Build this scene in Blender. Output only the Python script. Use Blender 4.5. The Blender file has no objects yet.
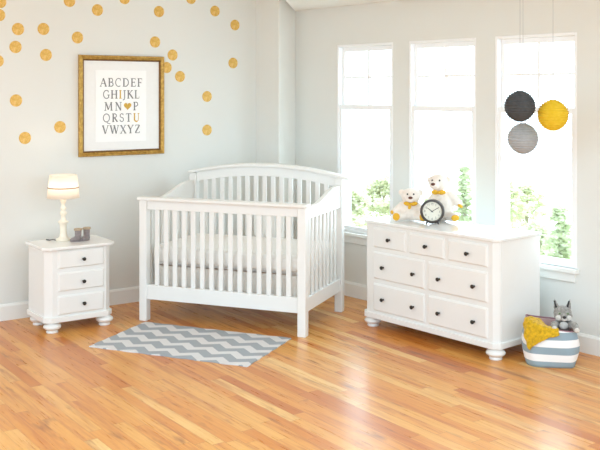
import bpy, bmesh, math, random
from mathutils import Vector, Matrix
PI = math.pi
S = bpy.context.scene
COL = S.collection

# ------------------------------------------------------------------ camera
cd = bpy.data.cameras.new('camera'); cam = bpy.data.objects.new('camera', cd); COL.objects.link(cam)
cam.location = (0, 0, 1.815); cam.rotation_euler = (PI/2, 0, 0)
cd.sensor_width = 36; cd.lens = 36*915.29/600; cd.shift_y = -133.26/600; cd.clip_end = 200
S.camera = cam

# ------------------------------------------------------------------ world, sun, exposure
W = bpy.data.worlds.new('sky'); S.world = W; W.use_nodes = True
_t = W.node_tree; _bg = _t.nodes['Background']
_tc = _t.nodes.new('ShaderNodeTexCoord'); _dp = _t.nodes.new('ShaderNodeVectorMath'); _dp.operation = 'DOT_PRODUCT'
_dp.inputs[1].default_value = (.66, .73, .17); _t.links.new(_tc.outputs['Generated'], _dp.inputs[0])   # the bright side of an overcast sky
_mr = _t.nodes.new('ShaderNodeMapRange'); _mr.interpolation_type = 'SMOOTHSTEP'
for _i, _v in ((1, -.1), (2, .9), (3, 1.6), (4, 3.8)): _mr.inputs[_i].default_value = _v
_t.links.new(_dp.outputs['Value'], _mr.inputs[0]); _t.links.new(_mr.outputs[0], _bg.inputs[1])
_bg.inputs[0].default_value = (0.73, 0.895, 1.0, 1)
S.view_settings.view_transform = 'Standard'; S.view_settings.look = 'None'
S.view_settings.gamma = 1; S.view_settings.use_curve_mapping = False
S.view_settings.exposure = 0.65
S.cycles.max_bounces = 10; S.cycles.diffuse_bounces = 6; S.cycles.transparent_max_bounces = 16

# ------------------------------------------------------------------ materials
def srgb(r, g, b):
    f = lambda c: c/12.92 if c <= .04045 else ((c+.055)/1.055)**2.4
    return (f(r/255), f(g/255), f(b/255), 1)
class NT:
    def __init__(s, name):
        s.m = bpy.data.materials.new(name); s.m.use_nodes = True
        s.t = s.m.node_tree; s.b = s.t.nodes['Principled BSDF']; s.out = s.t.nodes['Material Output']
    def n(s, kind, **kw):
        x = s.t.nodes.new(kind)
        for k, v in kw.items(): setattr(x, k, v)
        return x
    def l(s, a, b): s.t.links.new(a, b)
    def math(s, op, a, b=None, c=None):
        x = s.n('ShaderNodeMath', operation=op)
        for i, v in enumerate((a, b, c)):
            if v is None: continue
            if isinstance(v, (int, float)): x.inputs[i].default_value = v
            else: s.l(v, x.inputs[i])
        return x.outputs[0]
    def ramp(s, fac, stops):
        r = s.n('ShaderNodeValToRGB'); e = r.color_ramp.elements
        while len(e) > 1: e.remove(e[0])
        e[0].position = stops[0][0]; e[0].color = stops[0][1]
        for p, c in stops[1:]:
            q = e.new(p); q.color = c
        s.l(fac, r.inputs[0]); return r.outputs[0]
    def mix(s, fac, a, b, blend='MIX'):
        x = s.n('ShaderNodeMix', data_type='RGBA', blend_type=blend)
        for i, v in ((0, fac), (6, a), (7, b)):
            if isinstance(v, (int, float)): x.inputs[i].default_value = v
            elif isinstance(v, tuple): x.inputs[i].default_value = v
            else: s.l(v, x.inputs[i])
        return x.outputs[2]
    def noise(s, vec, scale, detail=2, rough=.5):
        x = s.n('ShaderNodeTexNoise'); x.inputs['Scale'].default_value = scale
        x.inputs['Detail'].default_value = detail; x.inputs['Roughness'].default_value = rough
        if vec is not None: s.l(vec, x.inputs['Vector'])
        return x.outputs[0]
    def coords(s): return s.n('ShaderNodeTexCoord').outputs['Object']
    def bump(s, h, strength, dist=.01):
        x = s.n('ShaderNodeBump'); x.inputs['Strength'].default_value = strength; x.inputs['Distance'].default_value = dist
        s.l(h, x.inputs['Height']); s.l(x.outputs[0], s.b.inputs['Normal'])

def plain(name, col, rough=.5, var=.04, scale=12, bump=0, bscale=80, metal=0, spec=.5, coat=0, sheen=0):
    m = NT(name); b = m.b; c = m.coords()
    n = m.noise(c, scale, 3)
    lo = tuple(x*(1-var) for x in col[:3]) + (1,); hi = tuple(min(1, x*(1+var)) for x in col[:3]) + (1,)
    m.l(m.ramp(n, [(.3, lo), (.7, hi)]), b.inputs['Base Color'])
    b.inputs['Roughness'].default_value = rough; b.inputs['Metallic'].default_value = metal
    b.inputs['Specular IOR Level'].default_value = spec; b.inputs['Coat Weight'].default_value = coat
    b.inputs['Sheen Weight'].default_value = sheen
    if bump: m.bump(m.noise(c, bscale, 3, .6), bump, .004)
    return m.m

M = {}
M['wall'] = plain('wall_paint', srgb(226, 227, 223), .75, .01, 2, .03, 150, spec=.2)
M['ceil'] = plain('ceiling_paint', srgb(240, 240, 237), .8, .01, 2, spec=.2)
M['trim'] = plain('trim_paint', srgb(238, 238, 234), .4, .01, 5)
M['white'] = plain('white_furniture_paint', srgb(235, 234, 231), .32, .008, 6)
M['top'] = plain('glossy_white_top', srgb(236, 235, 233), .1, .008, 6)
M['vinyl'] = plain('window_vinyl', srgb(246, 247, 248), .35, .005, 6)
M['knob'] = plain('dark_bronze', srgb(62, 56, 50), .3, .15, 60, metal=.8)
M['mattress'] = plain('white_sheet', srgb(238, 234, 229), .9, .02, 20, .25, 60, sheen=.3, spec=.2)
M['skirt'] = plain('pale_grey_cotton', srgb(226, 221, 214), .9, .03, 25, .25, 60, sheen=.2, spec=.2)
M['print'] = plain('white_print_paper', srgb(250, 250, 250), .6, .005, 5)
M['mat'] = plain('mat_board', srgb(240, 240, 239), .8, .01, 40)
M['ink'] = plain('grey_ink', srgb(124, 124, 126), .7, .03, 40)
M['goldink'] = plain('gold_ink', srgb(202, 162, 52), .5, .1, 60)
M['cream'] = plain('cream_lamp_paint', srgb(243, 234, 216), .35, .02, 20)
M['brown'] = plain('brown_ribbon', srgb(150, 116, 82), .6, .1, 50)
M['cord'] = plain('dark_cord', srgb(70, 66, 64), .6)
M['boot'] = plain('grey_suede', srgb(138, 128, 128), .95, .18, 45, .5, 120, sheen=.4, spec=.1)
M['cuff'] = plain('tan_fleece', srgb(186, 166, 142), .95, .15, 80, .8, 150, spec=.1)
M['plush'] = plain('cream_plush', srgb(240, 230, 220), .95, .05, 60, .9, 110, sheen=.5, spec=.1)
M['yellow'] = plain('golden_felt', srgb(226, 176, 62), .9, .1, 60, .4, 120, spec=.1)
M['nose'] = plain('brown_nose', srgb(92, 48, 32), .5, .1, 60)
M['eye'] = plain('dark_eye', srgb(40, 34, 30), .15, .05)
M['clock'] = plain('dark_clock_enamel', srgb(66, 60, 56), .35, .08, 30, metal=.2)
M['dial'] = plain('ivory_dial', srgb(232, 230, 216), .5, .02, 20)
M['black'] = plain('black_enamel', srgb(32, 30, 30), .4)
M['wolf'] = plain('grey_plush', srgb(150, 147, 142), .95, .3, 70, .9, 110, sheen=.4, spec=.1)
M['wolflight'] = plain('light_plush', srgb(214, 210, 204), .95, .08, 70, .9, 110, sheen=.4, spec=.1)
M['eyegreen'] = plain('green_eye', srgb(150, 168, 130), .15, .05)
M['throw'] = plain('mustard_knit', srgb(206, 164, 36), .95, .25, 55, 1.0, 70, sheen=.3, spec=.1)
M['liner'] = plain('pink_liner', srgb(222, 190, 190), .9, .05, 20)
M['handle'] = plain('mauve_piping', srgb(160, 120, 130), .9, .05, 20)
M['string'] = plain('string', srgb(170, 172, 176), .7)
M['wire'] = plain('steel_wire', srgb(150, 150, 152), .3, .05, metal=.9)
M['bark'] = plain('tree_bark', srgb(186, 172, 154), .9, .2, 30, .5)
M['lawn'] = plain('lawn_grass', srgb(150, 170, 110), .9, .2, 2)

def leafmat(name, a, b):
    m = NT(name); g = m.n('ShaderNodeNewGeometry')
    m.l(m.ramp(g.outputs['Random Per Island'], [(0, a), (1, b)]), m.b.inputs['Base Color'])
    m.b.inputs['Roughness'].default_value = .7
    t = m.n('ShaderNodeBsdfTranslucent'); t.inputs[0].default_value = b
    mx = m.n('ShaderNodeMixShader'); mx.inputs[0].default_value = .35
    m.l(m.b.outputs[0], mx.inputs[1]); m.l(t.outputs[0], mx.inputs[2]); m.l(mx.outputs[0], m.out.inputs[0])
    return m.m
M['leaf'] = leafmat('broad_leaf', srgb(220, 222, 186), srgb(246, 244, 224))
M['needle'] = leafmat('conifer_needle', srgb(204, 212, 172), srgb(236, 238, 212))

def gold_dot():
    m = NT('gold_leaf_sticker'); c = m.coords()
    n = m.noise(c, 34, 5, .65)
    m.l(m.ramp(n, [(.3, srgb(196, 150, 62)), (.5, srgb(221, 176, 84)), (.7, srgb(236, 203, 132))]), m.b.inputs['Base Color'])
    m.b.inputs['Metallic'].default_value = .15; m.b.inputs['Roughness'].default_value = .45
    return m.m
M['dot'] = gold_dot()
def gold_frame():
    m = NT('antique_gold'); c = m.coords()
    n = m.noise(c, 40, 4, .6)
    m.l(m.ramp(n, [(.3, srgb(158, 118, 50)), (.7, srgb(206, 166, 88))]), m.b.inputs['Base Color'])
    m.b.inputs['Metallic'].default_value = .6; m.b.inputs['Roughness'].default_value = .38
    return m.m
M['gold'] = gold_frame()
M['golddark'] = plain('dark_gold_edge', srgb(120, 84, 40), .45, .2, 40, metal=.4)

def glass():
    m = NT('window_glass'); m.t.nodes.remove(m.b)
    t = m.n('ShaderNodeBsdfTransparent'); t.inputs[0].default_value = (.97, .985, .98, 1)
    g = m.n('ShaderNodeBsdfGlossy'); g.inputs['Roughness'].default_value = .02
    f = m.n('ShaderNodeFresnel'); f.inputs[0].default_value = 1.35
    mx = m.n('ShaderNodeMixShader'); ge = m.n('ShaderNodeNewGeometry')
    m.l(m.math('MULTIPLY', f.outputs[0], m.math('SUBTRACT', 1.0, ge.outputs['Backfacing'])), mx.inputs[0]); m.l(t.outputs[0], mx.inputs[1]); m.l(g.outputs[0], mx.inputs[2])
    m.l(mx.outputs[0], m.out.inputs[0]); return m.m
M['glass'] = glass()

PLANK = -.95
def wood():
    m = NT('oak_strip_floor'); b = m.b
    mp = m.n('ShaderNodeMapping'); mp.inputs['Rotation'].default_value = (0, 0, -PLANK)
    m.l(m.coords(), mp.inputs['Vector'])
    sp = m.n('ShaderNodeSeparateXYZ'); m.l(mp.outputs[0], sp.inputs[0]); X, Y = sp.outputs[0], sp.outputs[1]
    wd = .074
    yr = m.math('DIVIDE', Y, wd); row = m.math('FLOOR', yr)
    wn = m.n('ShaderNodeTexWhiteNoise', noise_dimensions='1D'); m.l(row, wn.inputs['W'])
    ln = m.math('MULTIPLY_ADD', wn.outputs[0], .55, .75)
    off = m.math('MULTIPLY', wn.outputs[0], 7.31)
    xr = m.math('ADD', m.math('DIVIDE', X, ln), off); idx = m.math('FLOOR', xr)
    cb = m.n('ShaderNodeCombineXYZ'); m.l(row, cb.inputs[0]); m.l(idx, cb.inputs[1])
    w2 = m.n('ShaderNodeTexWhiteNoise', noise_dimensions='2D'); m.l(cb.outputs[0], w2.inputs['Vector'])
    base = m.ramp(w2.outputs[0], [(0, srgb(196, 114, 42)), (.1, srgb(212, 136, 58)), (.3, srgb(222, 152, 74)), (.65, srgb(226, 162, 84)),
                                  (.88, srgb(231, 174, 98)), (1, srgb(240, 198, 128))])
    # grain, each plank with its own offset
    wv = w2.outputs[1]
    sc = m.n('ShaderNodeVectorMath', operation='MULTIPLY_ADD'); sc.inputs[1].default_value = (40, 40, 40)
    m.l(wv, sc.inputs[0])
    st = m.n('ShaderNodeCombineXYZ'); m.l(m.math('MULTIPLY', X, .55), st.inputs[0]); m.l(m.math('MULTIPLY', Y, 8.0), st.inputs[1])
    m.l(st.outputs[0], sc.inputs[2])
    g1 = m.noise(sc.outputs[0], 2.2, 4, .6)
    g2 = m.noise(sc.outputs[0], 7.0, 5, .65)
    streak = m.ramp(g1, [(.34, (0, 0, 0, 1)), (.5, (1, 1, 1, 1))])
    c = m.mix(m.math('MULTIPLY', m.math('SUBTRACT', 1.0, streak), .55), base, srgb(176, 90, 30))
    fine = m.ramp(g2, [(.42, srgb(232, 206, 170)), (.6, (1, 1, 1, 1))])
    c = m.mix(.45, c, fine, 'MULTIPLY')
    # knots and dark mineral streaks
    st2 = m.n('ShaderNodeCombineXYZ'); m.l(m.math('MULTIPLY', X, 1.0), st2.inputs[0]); m.l(m.math('MULTIPLY', Y, 4.5), st2.inputs[1])
    s3 = m.n('ShaderNodeVectorMath', operation='MULTIPLY_ADD'); s3.inputs[1].default_value = (9, 9, 9); m.l(wv, s3.inputs[0]); m.l(st2.outputs[0], s3.inputs[2])
    kn = m.noise(s3.outputs[0], 2.2, 3, .55)
    kf = m.ramp(kn, [(.62, (0, 0, 0, 1)), (.74, (1, 1, 1, 1))])
    c = m.mix(m.math('MULTIPLY', kf, .7), c, srgb(128, 62, 26))
    # seams
    fy = m.math('FRACT', yr); fx = m.math('FRACT', xr)
    e = m.math('MAXIMUM', m.math('LESS_THAN', fy, .022), m.math('LESS_THAN', fx, .0025))
    c = m.mix(m.math('MULTIPLY', e, .5), c, srgb(120, 66, 30))
    m.l(c, b.inputs['Base Color'])
    b.inputs['Roughness'].default_value = .3
    m.l(m.ramp(g2, [(.3, (.26, .26, .26, 1)), (.7, (.34, .34, .34, 1))]), b.inputs['Roughness'])
    b.inputs['Coat Weight'].default_value = .2; b.inputs['Coat Roughness'].default_value = .18; b.inputs['Specular IOR Level'].default_value = .35
    return m.m
M['floor'] = wood()

def chevron():
    m = NT('chevron_weave'); b = m.b; co = m.coords()
    sp = m.n('ShaderNodeSeparateXYZ'); m.l(co, sp.inputs[0])
    ca, sa = math.cos(.15), math.sin(.15)
    ax = m.math('SUBTRACT', m.math('MULTIPLY', sp.outputs[0], ca), m.math('MULTIPLY', sp.outputs[1], sa))
    ay = m.math('ADD', m.math('MULTIPLY', sp.outputs[0], sa), m.math('MULTIPLY', sp.outputs[1], ca))
    tri = m.math('MULTIPLY', m.math('PINGPONG', m.math('ADD', ax, 2.0), .105), .7)
    t = m.math('SUBTRACT', ay, tri)
    fr = m.math('FRACT', m.math('DIVIDE', m.math('ADD', t, 10.0), .165))
    k = m.math('LESS_THAN', fr, .53)
    c = m.mix(k, srgb(222, 221, 221), srgb(168, 174, 180))
    n = m.noise(co, 300, 2); c = m.mix(.25, c, m.ramp(n, [(.35, (.75, .75, .75, 1)), (.6, (1, 1, 1, 1))]), 'MULTIPLY')
    m.l(c, b.inputs['Base Color']); b.inputs['Roughness'].default_value = .95; b.inputs['Specular IOR Level'].default_value = .15
    m.bump(n, .4, .004); return m.m
M['chevron'] = chevron()

def stripes():
    m = NT('striped_canvas'); b = m.b; co = m.coords()
    sp = m.n('ShaderNodeSeparateXYZ'); m.l(co, sp.inputs[0])
    fr = m.math('FRACT', m.math('DIVIDE', m.math('ADD', sp.outputs[2], 0.0085), .097))
    c = m.mix(m.math('LESS_THAN', fr, .5), srgb(244, 243, 242), srgb(150, 168, 178))
    n = m.noise(co, 220, 2)
    m.l(c, b.inputs['Base Color']); b.inputs['Roughness'].default_value = .9; b.inputs['Specular IOR Level'].default_value = .2
    m.bump(n, .3, .003); return m.m
M['stripes'] = stripes()

def paper(name, lo, hi):
    m = NT(name); b = m.b; co = m.coords()
    sp = m.n('ShaderNodeSeparateXYZ'); m.l(co, sp.inputs[0])
    n = m.noise(co, 40, 3)
    col = m.ramp(n, [(.3, lo), (.7, hi)])
    m.l(col, b.inputs['Base Color']); b.inputs['Roughness'].default_value = .8; b.inputs['Specular IOR Level'].default_value = .2
    t = m.n('ShaderNodeBsdfTranslucent'); m.l(col, t.inputs[0])
    mx = m.n('ShaderNodeMixShader'); mx.inputs[0].default_value = .3
    m.l(b.outputs[0], mx.inputs[1]); m.l(t.outputs[0], mx.inputs[2]); m.l(mx.outputs[0], m.out.inputs[0])
    return m.m
M['paper_dark'] = paper('charcoal_paper', srgb(88, 88, 89), srgb(98, 98, 99))
M['paper_grey'] = paper('grey_paper', srgb(188, 188, 189), srgb(198, 198, 199))
M['paper_yellow'] = paper('yellow_paper', srgb(240, 206, 54), srgb(246, 214, 70))
def shade():
    m = NT('lamp_shade_linen'); b = m.b; co = m.coords()
    w = m.n('ShaderNodeTexWave'); w.bands_direction = 'Z'; w.inputs['Scale'].default_value = 30; w.inputs['Distortion'].default_value = .5
    m.l(co, w.inputs['Vector'])
    col = m.ramp(w.outputs[1], [(0, srgb(248, 240, 230)), (1, srgb(253, 248, 240))])
    m.l(col, b.inputs['Base Color']); b.inputs['Roughness'].default_value = .9
    t = m.n('ShaderNodeBsdfTranslucent'); m.l(col, t.inputs[0])
    mx = m.n('ShaderNodeMixShader'); mx.inputs[0].default_value = .5
    m.l(b.outputs[0], mx.inputs[1]); m.l(t.outputs[0], mx.inputs[2]); m.l(mx.outputs[0], m.out.inputs[0])
    return m.m
M['shade'] = shade()

# ------------------------------------------------------------------ mesh helpers
class MB:
    def __init__(s): s.bm = bmesh.new()
    def box(s, x0, x1, y0, y1, z0, z1):
        v = [s.bm.verts.new((x, y, z)) for z in (z0, z1) for x, y in ((x0, y0), (x1, y0), (x1, y1), (x0, y1))]
        for f in ((3, 2, 1, 0), (4, 5, 6, 7), (0, 1, 5, 4), (1, 2, 6, 5), (2, 3, 7, 6), (3, 0, 4, 7)): s.bm.faces.new([v[i] for i in f])
        return s
    def prism(s, pts, z0, z1, fn=None):
        """polygon pts (a,b) swept from z0 to z1; fn maps (a,b,z) to xyz"""
        fn = fn or (lambda a, b, z: (a, b, z))
        lo = [s.bm.verts.new(fn(a, b, z0)) for a, b in pts]; hi = [s.bm.verts.new(fn(a, b, z1)) for a, b in pts]
        n = len(pts)
        s.bm.faces.new(lo[::-1]); s.bm.faces.new(hi)
        for i in range(n): s.bm.faces.new((lo[i], lo[(i+1) % n], hi[(i+1) % n], hi[i]))
        return s
    def lathe(s, prof, seg=24, c=(0, 0, 0), axis='z'):
        def P(r, z, a):
            x, y = r*math.cos(a), r*math.sin(a)
            p = {'z': (x, y, z), 'y': (x, z, y), 'x': (z, x, y)}[axis]
            return (p[0]+c[0], p[1]+c[1], p[2]+c[2])
        rings = []
        for r, z in prof:
            rings.append([s.bm.verts.new(P(0, z, 0))] if r < 1e-6 else [s.bm.verts.new(P(r, z, 2*PI*i/seg)) for i in range(seg)])
        for A, B in zip(rings, rings[1:]):
            for i in range(seg):
                j = (i+1) % seg
                q = [A[0]] if len(A) == 1 else [A[i], A[j]]
                q += [B[0]] if len(B) == 1 else [B[j], B[i]]
                if len(q) > 2:
                    s.bm.faces.new(q)
        return s
    def ell(s, c, r, rot=None, seg=16, rings=10):
        R = (rot if rot is not None else Matrix.Identity(3)).to_4x4()
        bmesh.ops.create_uvsphere(s.bm, u_segments=seg, v_segments=rings, radius=1,
            matrix=Matrix.Translation(c) @ R @ Matrix.Diagonal((r[0], r[1], r[2], 1)))
        return s
    def limb(s, p, q, r0, r1, n=6):
        p, q = Vector(p), Vector(q)
        for i in range(n+1):
            t = i/n; r = r0+(r1-r0)*t; s.ell(p.lerp(q, t), (r, r, r))
        return s
    def tube(s, pts, r, seg=8):
        pts = [Vector(p) for p in pts]; prev = None
        for i, p in enumerate(pts):
            d = (pts[min(i+1, len(pts)-1)]-pts[max(i-1, 0)]).normalized()
            u = d.orthogonal().normalized() if abs(d.z) > .9 else d.cross(Vector((0, 0, 1))).normalized()
            w = d.cross(u)
            ring = [s.bm.verts.new(p+u*r*math.cos(2*PI*k/seg)+w*r*math.sin(2*PI*k/seg)) for k in range(seg)]
            if prev:
                for k in range(seg): s.bm.faces.new((prev[k], prev[(k+1) % seg], ring[(k+1) % seg], ring[k]))
            else: s.bm.faces.new(ring[::-1])
            prev = ring
        s.bm.faces.new(prev); return s
    def build(s, name, mat, parent=None, bevel=0, smooth=False, remesh=0, seg=2, loc=None, rotz=None):
        bmesh.ops.recalc_face_normals(s.bm, faces=s.bm.faces)
        me = bpy.data.meshes.new(name); s.bm.to_mesh(me); s.bm.free()
        o = bpy.data.objects.new(name, me); COL.objects.link(o)
        me.materials.append(M[mat] if isinstance(mat, str) else mat)
        if parent: o.parent = parent
        if loc: o.location = loc
        if rotz is not None: o.rotation_euler.z = rotz
        if remesh:
            r = o.modifiers.new('remesh', 'REMESH'); r.mode = 'VOXEL'; r.voxel_size = remesh; r.use_smooth_shade = True
            k = o.modifiers.new('smooth', 'SMOOTH'); k.iterations = 3
        if bevel:
            b = o.modifiers.new('bevel', 'BEVEL'); b.width = bevel; b.segments = seg; b.limit_method = 'ANGLE'
        if smooth:
            for p in me.polygons: p.use_smooth = True
        return o
def tag(o, label=None, cat=None, group=None, kind=None):
    if label: o['label'] = label
    if cat: o['category'] = cat
    if group: o['group'] = group
    if kind: o['kind'] = kind
    return o
def thing(name, label, cat, loc=(0, 0, 0), rz=0, group=None, kind=None):
    o = bpy.data.objects.new(name, None); COL.objects.link(o); o.empty_display_size = .1
    o.location = loc; o.rotation_euler.z = rz
    return tag(o, label, cat, group, kind)
def rect(w, d, c):  # chamfered rectangle
    return [(c, 0), (w-c, 0), (w, c), (w, d), (0, d), (0, c)]

LW, LWA = (-3.364, 6.552), .613     # left wall origin and heading
WW, WWA = (1.026, 7.466), -.851     # window wall origin and heading
def onlw(u, v=0): return (LW[0]+u*math.cos(LWA)-v*math.sin(LWA), LW[1]+u*math.sin(LWA)+v*math.cos(LWA))
def onww(u, v=0): return (WW[0]+u*math.cos(WWA)-v*math.sin(WWA), WW[1]+u*math.sin(WWA)+v*math.cos(WWA))
H = 2.95; T = .16

# ------------------------------------------------------------------ the setting
UC_L, UC_W = 3.926, -1.788          # where the two walls meet
pl = [onlw(-6.2), onlw(UC_L), onww(5.2), (onww(5.2)[0], -3.0), (onlw(-6.2)[0], -3.0)]
tag(MB().prism(pl[::-1], -.05, 0).build('floor', 'floor'), 'glossy honey oak strip floor of the nursery', 'floor', kind='structure')
yc = 4.2
plc = [(onlw(-6.2)[0], yc), (onlw(-6.2)[0], onlw(-6.2)[1]), onlw(UC_L), onww(5.2), (onww(5.2)[0], yc)]
lk = (yc-LW[1])/math.sin(LWA); plc = [onlw(lk), onlw(UC_L), onww((yc-WW[1])/math.sin(WWA))]
tag(MB().prism(plc[::-1], H, H+.08).build('ceiling', 'ceil'), 'white main ceiling above the nursery', 'ceiling', kind='structure')
o = MB().box(-6.2, UC_L+.1, 0, T, 0, H).build('wall_left', 'wall', loc=(*LW, 0), rotz=LWA)
tag(o, 'pale grey wall with gold dots and framed alphabet', 'wall', kind='structure')
WIN = [(-1.05, -.363), (-.183, .51), (.689, 1.391)]; Z0, Z1 = .57, 2.235
w = MB().box(UC_W-.1, 5.2, 0, T, 0, Z0).box(UC_W-.1, 5.2, 0, T, Z1, H)
ed = [UC_W-.1] + [x for p in WIN for x in p] + [5.2]
for i in range(0, len(ed), 2): w.box(ed[i], ed[i+1], 0, T, Z0, Z1)
o = w.build('wall_right', 'wall', loc=(*WW, 0), rotz=WWA); tag(o, 'pale grey wall pierced by three tall windows', 'wall', kind='structure')
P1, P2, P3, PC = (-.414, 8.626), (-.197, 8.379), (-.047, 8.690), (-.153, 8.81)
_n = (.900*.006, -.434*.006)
o = MB().prism([P2, (P2[0]+_n[0], P2[1]+_n[1]), (P3[0]+_n[0], P3[1]+_n[1]), P3], 0, H-.001).build('pier_painted_light', 'trim')  # white board added so the pier's return face looks lit by the windows
tag(o, 'tall white board added as painted window light on the pier behind the crib', 'trim', kind='structure')
o = MB().prism([P1, P2, P3, PC], 0, H).build('wall_corner', 'wall'); tag(o, 'narrow pale wall pier boxed out in the corner behind the crib', 'wall', kind='structure')
# lowered ceiling over the window bay
t0 = 1.32; s0 = (-.047-.078*t0, 8.69-1.04*t0)
far = onww(5.2); dx = (far[0]-onww(UC_W+.16)[0], far[1]-onww(UC_W+.16)[1])
o = MB().prism([P3, s0, (s0[0]+dx[0], s0[1]+dx[1]), far], 2.582, H-.001).build('ceiling_soffit', 'ceil')
tag(o, 'white lowered ceiling strip above the three windows', 'ceiling', kind='structure')
def base(name, lab, u0, u1, org, ang, side=-1):
    pr = [(0, 0), (-.016, 0), (-.016, .112), (-.008, .128), (0, .13)]
    o = MB().prism(pr, u0, u1, lambda a, b, z: (z, a, b)).build(name, 'trim', loc=(*org, 0), rotz=ang)
    tag(o, lab, 'baseboard', kind='structure')
base('baseboard_left', 'white baseboard under the dotted wall', -6.2, 3.6, LW, LWA)
base('baseboard_right', 'white baseboard under the windows', UC_W+.16, 5.2, WW, WWA)
# the sill under all three windows
o = MB().box(-1.13, 1.41, -.045, .10, Z0-.03, Z0).build('trim_1', 'trim', bevel=.005, loc=(*WW, 0), rotz=WWA)
tag(o, 'long white window sill board running under the three windows', 'sill', kind='structure')
o = MB().box(-1.10, 1.385, -.018, 0, Z0-.095, Z0-.03).build('trim_2', 'trim', bevel=.004, loc=(*WW, 0), rotz=WWA)
tag(o, 'flat white apron board below the window sill', 'trim', kind='structure')
WL = ['tall white window nearest the crib', 'tall white middle window behind the teddy bears', 'tall white window behind the paper lanterns']
for i, (a, b) in enumerate(WIN):
    t = thing('window_%d' % (i+1), WL[i], 'window', (*onww((a+b)/2), 0), WWA, kind='structure')
    h = (b-a)/2
    f = MB(); fw = .022
    f.box(-h, -h+fw, .0, T, Z0, Z1).box(h-fw, h, .0, T, Z0, Z1).box(-h+fw, h-fw, .0, T, Z1-fw, Z1).box(-h+fw, h-fw, .004, T, Z0, Z0+.021)
    f.build('window_frame', 'vinyl', t, bevel=.003)
    hi = h-fw; st = .030; zm = 1.68
    u = MB(); u.box(-hi, -hi+st, .05, .085, zm-.02, Z1-fw).box(hi-st, hi, .05, .085, zm-.02, Z1-fw)
    u.box(-hi+st, hi-st, .05, .085, zm-.02, zm+.022).box(-hi+st, hi-st, .05, .085, Z1-fw-.04, Z1-fw)
    us = u.build('upper_sash', 'vinyl', t, bevel=.003)
    MB().box(-.010, .010, .055, .08, zm+.022, Z1-fw-.04).build('muntin', 'vinyl', us)
    MB().box(-hi+st, hi-st, .057, .078, 1.934, 1.952).build('muntin', 'vinyl', us)
    MB().box(-hi+st, hi-st, .066, .069, zm+.022, Z1-fw-.04).build('pane', 'glass', us)
    l = MB(); l.box(-hi, -hi+st, .010, .045, Z0+.02, zm+.02).box(hi-st, hi, .010, .045, Z0+.02, zm+.02)
    l.box(-hi+st, hi-st, .010, .045, Z0+.02, Z0+.05).box(-hi+st, hi-st, .010, .045, zm-.022, zm+.02)
    ls = l.build('lower_sash', 'vinyl', t, bevel=.003)
    MB().box(-hi+st, hi-st, .026, .029, Z0+.05, zm-.022).build('pane', 'glass', ls)

# ------------------------------------------------------------------ outside
GZ = -4.0
o = MB().box(-2, 16, 9.6, 27, GZ-.1, GZ).build('ground_lawn', 'lawn'); tag(o, 'pale green lawn far below the windows', 'lawn', kind='structure')
def leafcloud(mb, rnd, c, r, n, size):
    for _ in range(n):
        d = Vector((rnd.gauss(0, 1), rnd.gauss(0, 1), rnd.gauss(0, 1))).normalized()*rnd.random()**.4
        p = Vector(c)+Vector((d.x*r[0], d.y*r[1], d.z*r[2]))
        R = Matrix.Rotation(rnd.uniform(0, 2*PI), 3, 'Z') @ Matrix.Rotation(rnd.uniform(0, PI), 3, 'X')
        s = size*rnd.uniform(.6, 1.3)
        q = [R @ Vector(v)*s for v in ((-.5, 0, 0), (0, -.28, .08), (.5, 0, 0), (0, .28, .08))]
        mb.bm.faces.new([mb.bm.verts.new(p+v) for v in q])
def broad(label, px, py, D, wpx, seed, dens=1.0):
    rnd = random.Random(seed); x = (px-300)/915.29*D; top = 1.815-(py-91.74)*D/915.29; rw = wpx/915.29*D/2
    t = thing('broadleaf_tree', label, 'tree', (x, D, GZ), 0, 'trees outside the windows')
    hgt = top-GZ
    tr = MB(); tr.lathe([(.09, 0), (.07, hgt*.5), (.03, hgt*.9), (0, hgt*.95)], 8)
    for k in range(4):
        a = rnd.uniform(0, 2*PI); z = hgt*rnd.uniform(.45, .8)
        tr.tube([(0, 0, z), (rw*.4*math.cos(a), rw*.4*math.sin(a), z+hgt*.06), (rw*.8*math.cos(a), rw*.8*math.sin(a), z+hgt*.1)], .013, 5)
    tr.build('trunk', 'bark', t)
    lf = MB()
    for k in range(70):
        a = rnd.uniform(0, 2*PI); q = rnd.random()**.7; zz = hgt-2.0*rw*(1-q)-.12*rw; rr = rw*math.sqrt(max(0, 1-q*q*.97))*rnd.uniform(.25, 1)
        leafcloud(lf, rnd, (rr*math.cos(a), rr*math.sin(a), zz), (rw*.24, rw*.24, rw*.17), int(95*dens), .085)
    lf.build('foliage', 'leaf', t)
def conifer(label, px, py, D, wpx, seed, dens=1.0):
    rnd = random.Random(seed); x = (px-300)/915.29*D; top = 1.815-(py-91.74)*D/915.29; rw = wpx/915.29*D/2
    t = thing('conifer_tree', label, 'tree', (x, D, GZ), 0, 'trees outside the windows')
    hgt = top-GZ
    MB().lathe([(.09, 0), (.05, hgt*.6), (.012, hgt*.97), (0, hgt)], 8).build('trunk', 'bark', t)
    lf = MB(); n = 30
    for k in range(n):
        z = hgt*(.25+.74*k/n); R = rw*min(1.0, (1-k/n)*2.0+.06)
        for b in range(9):
            a = rnd.uniform(0, 2*PI); L = R*rnd.uniform(.6, 1.05)
            for q in range(int(9*dens)):
                s = (q+rnd.random())/9; p = Vector((L*s*math.cos(a), L*s*math.sin(a), z-.22*L*s+.1*L*s*s))
                leafcloud(lf, rnd, p, (.06, .06, .05), 2, .11)
    lf.build('foliage', 'needle', t)
broad('pale leafy tree low in the left part of the window nearest the crib', 350, 186, 15, 62, 1, .9)
broad('pale leafy tree low in the right part of the window nearest the crib', 384, 176, 17.5, 62, 2, .8)
conifer('slim pale conifer outside the middle window, right of the teddy bears', 465, 160, 15.5, 50, 3, 1.0)
broad('low rounded tree mostly hidden behind the two teddy bears', 430, 196, 19, 60, 4, .7)
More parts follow.
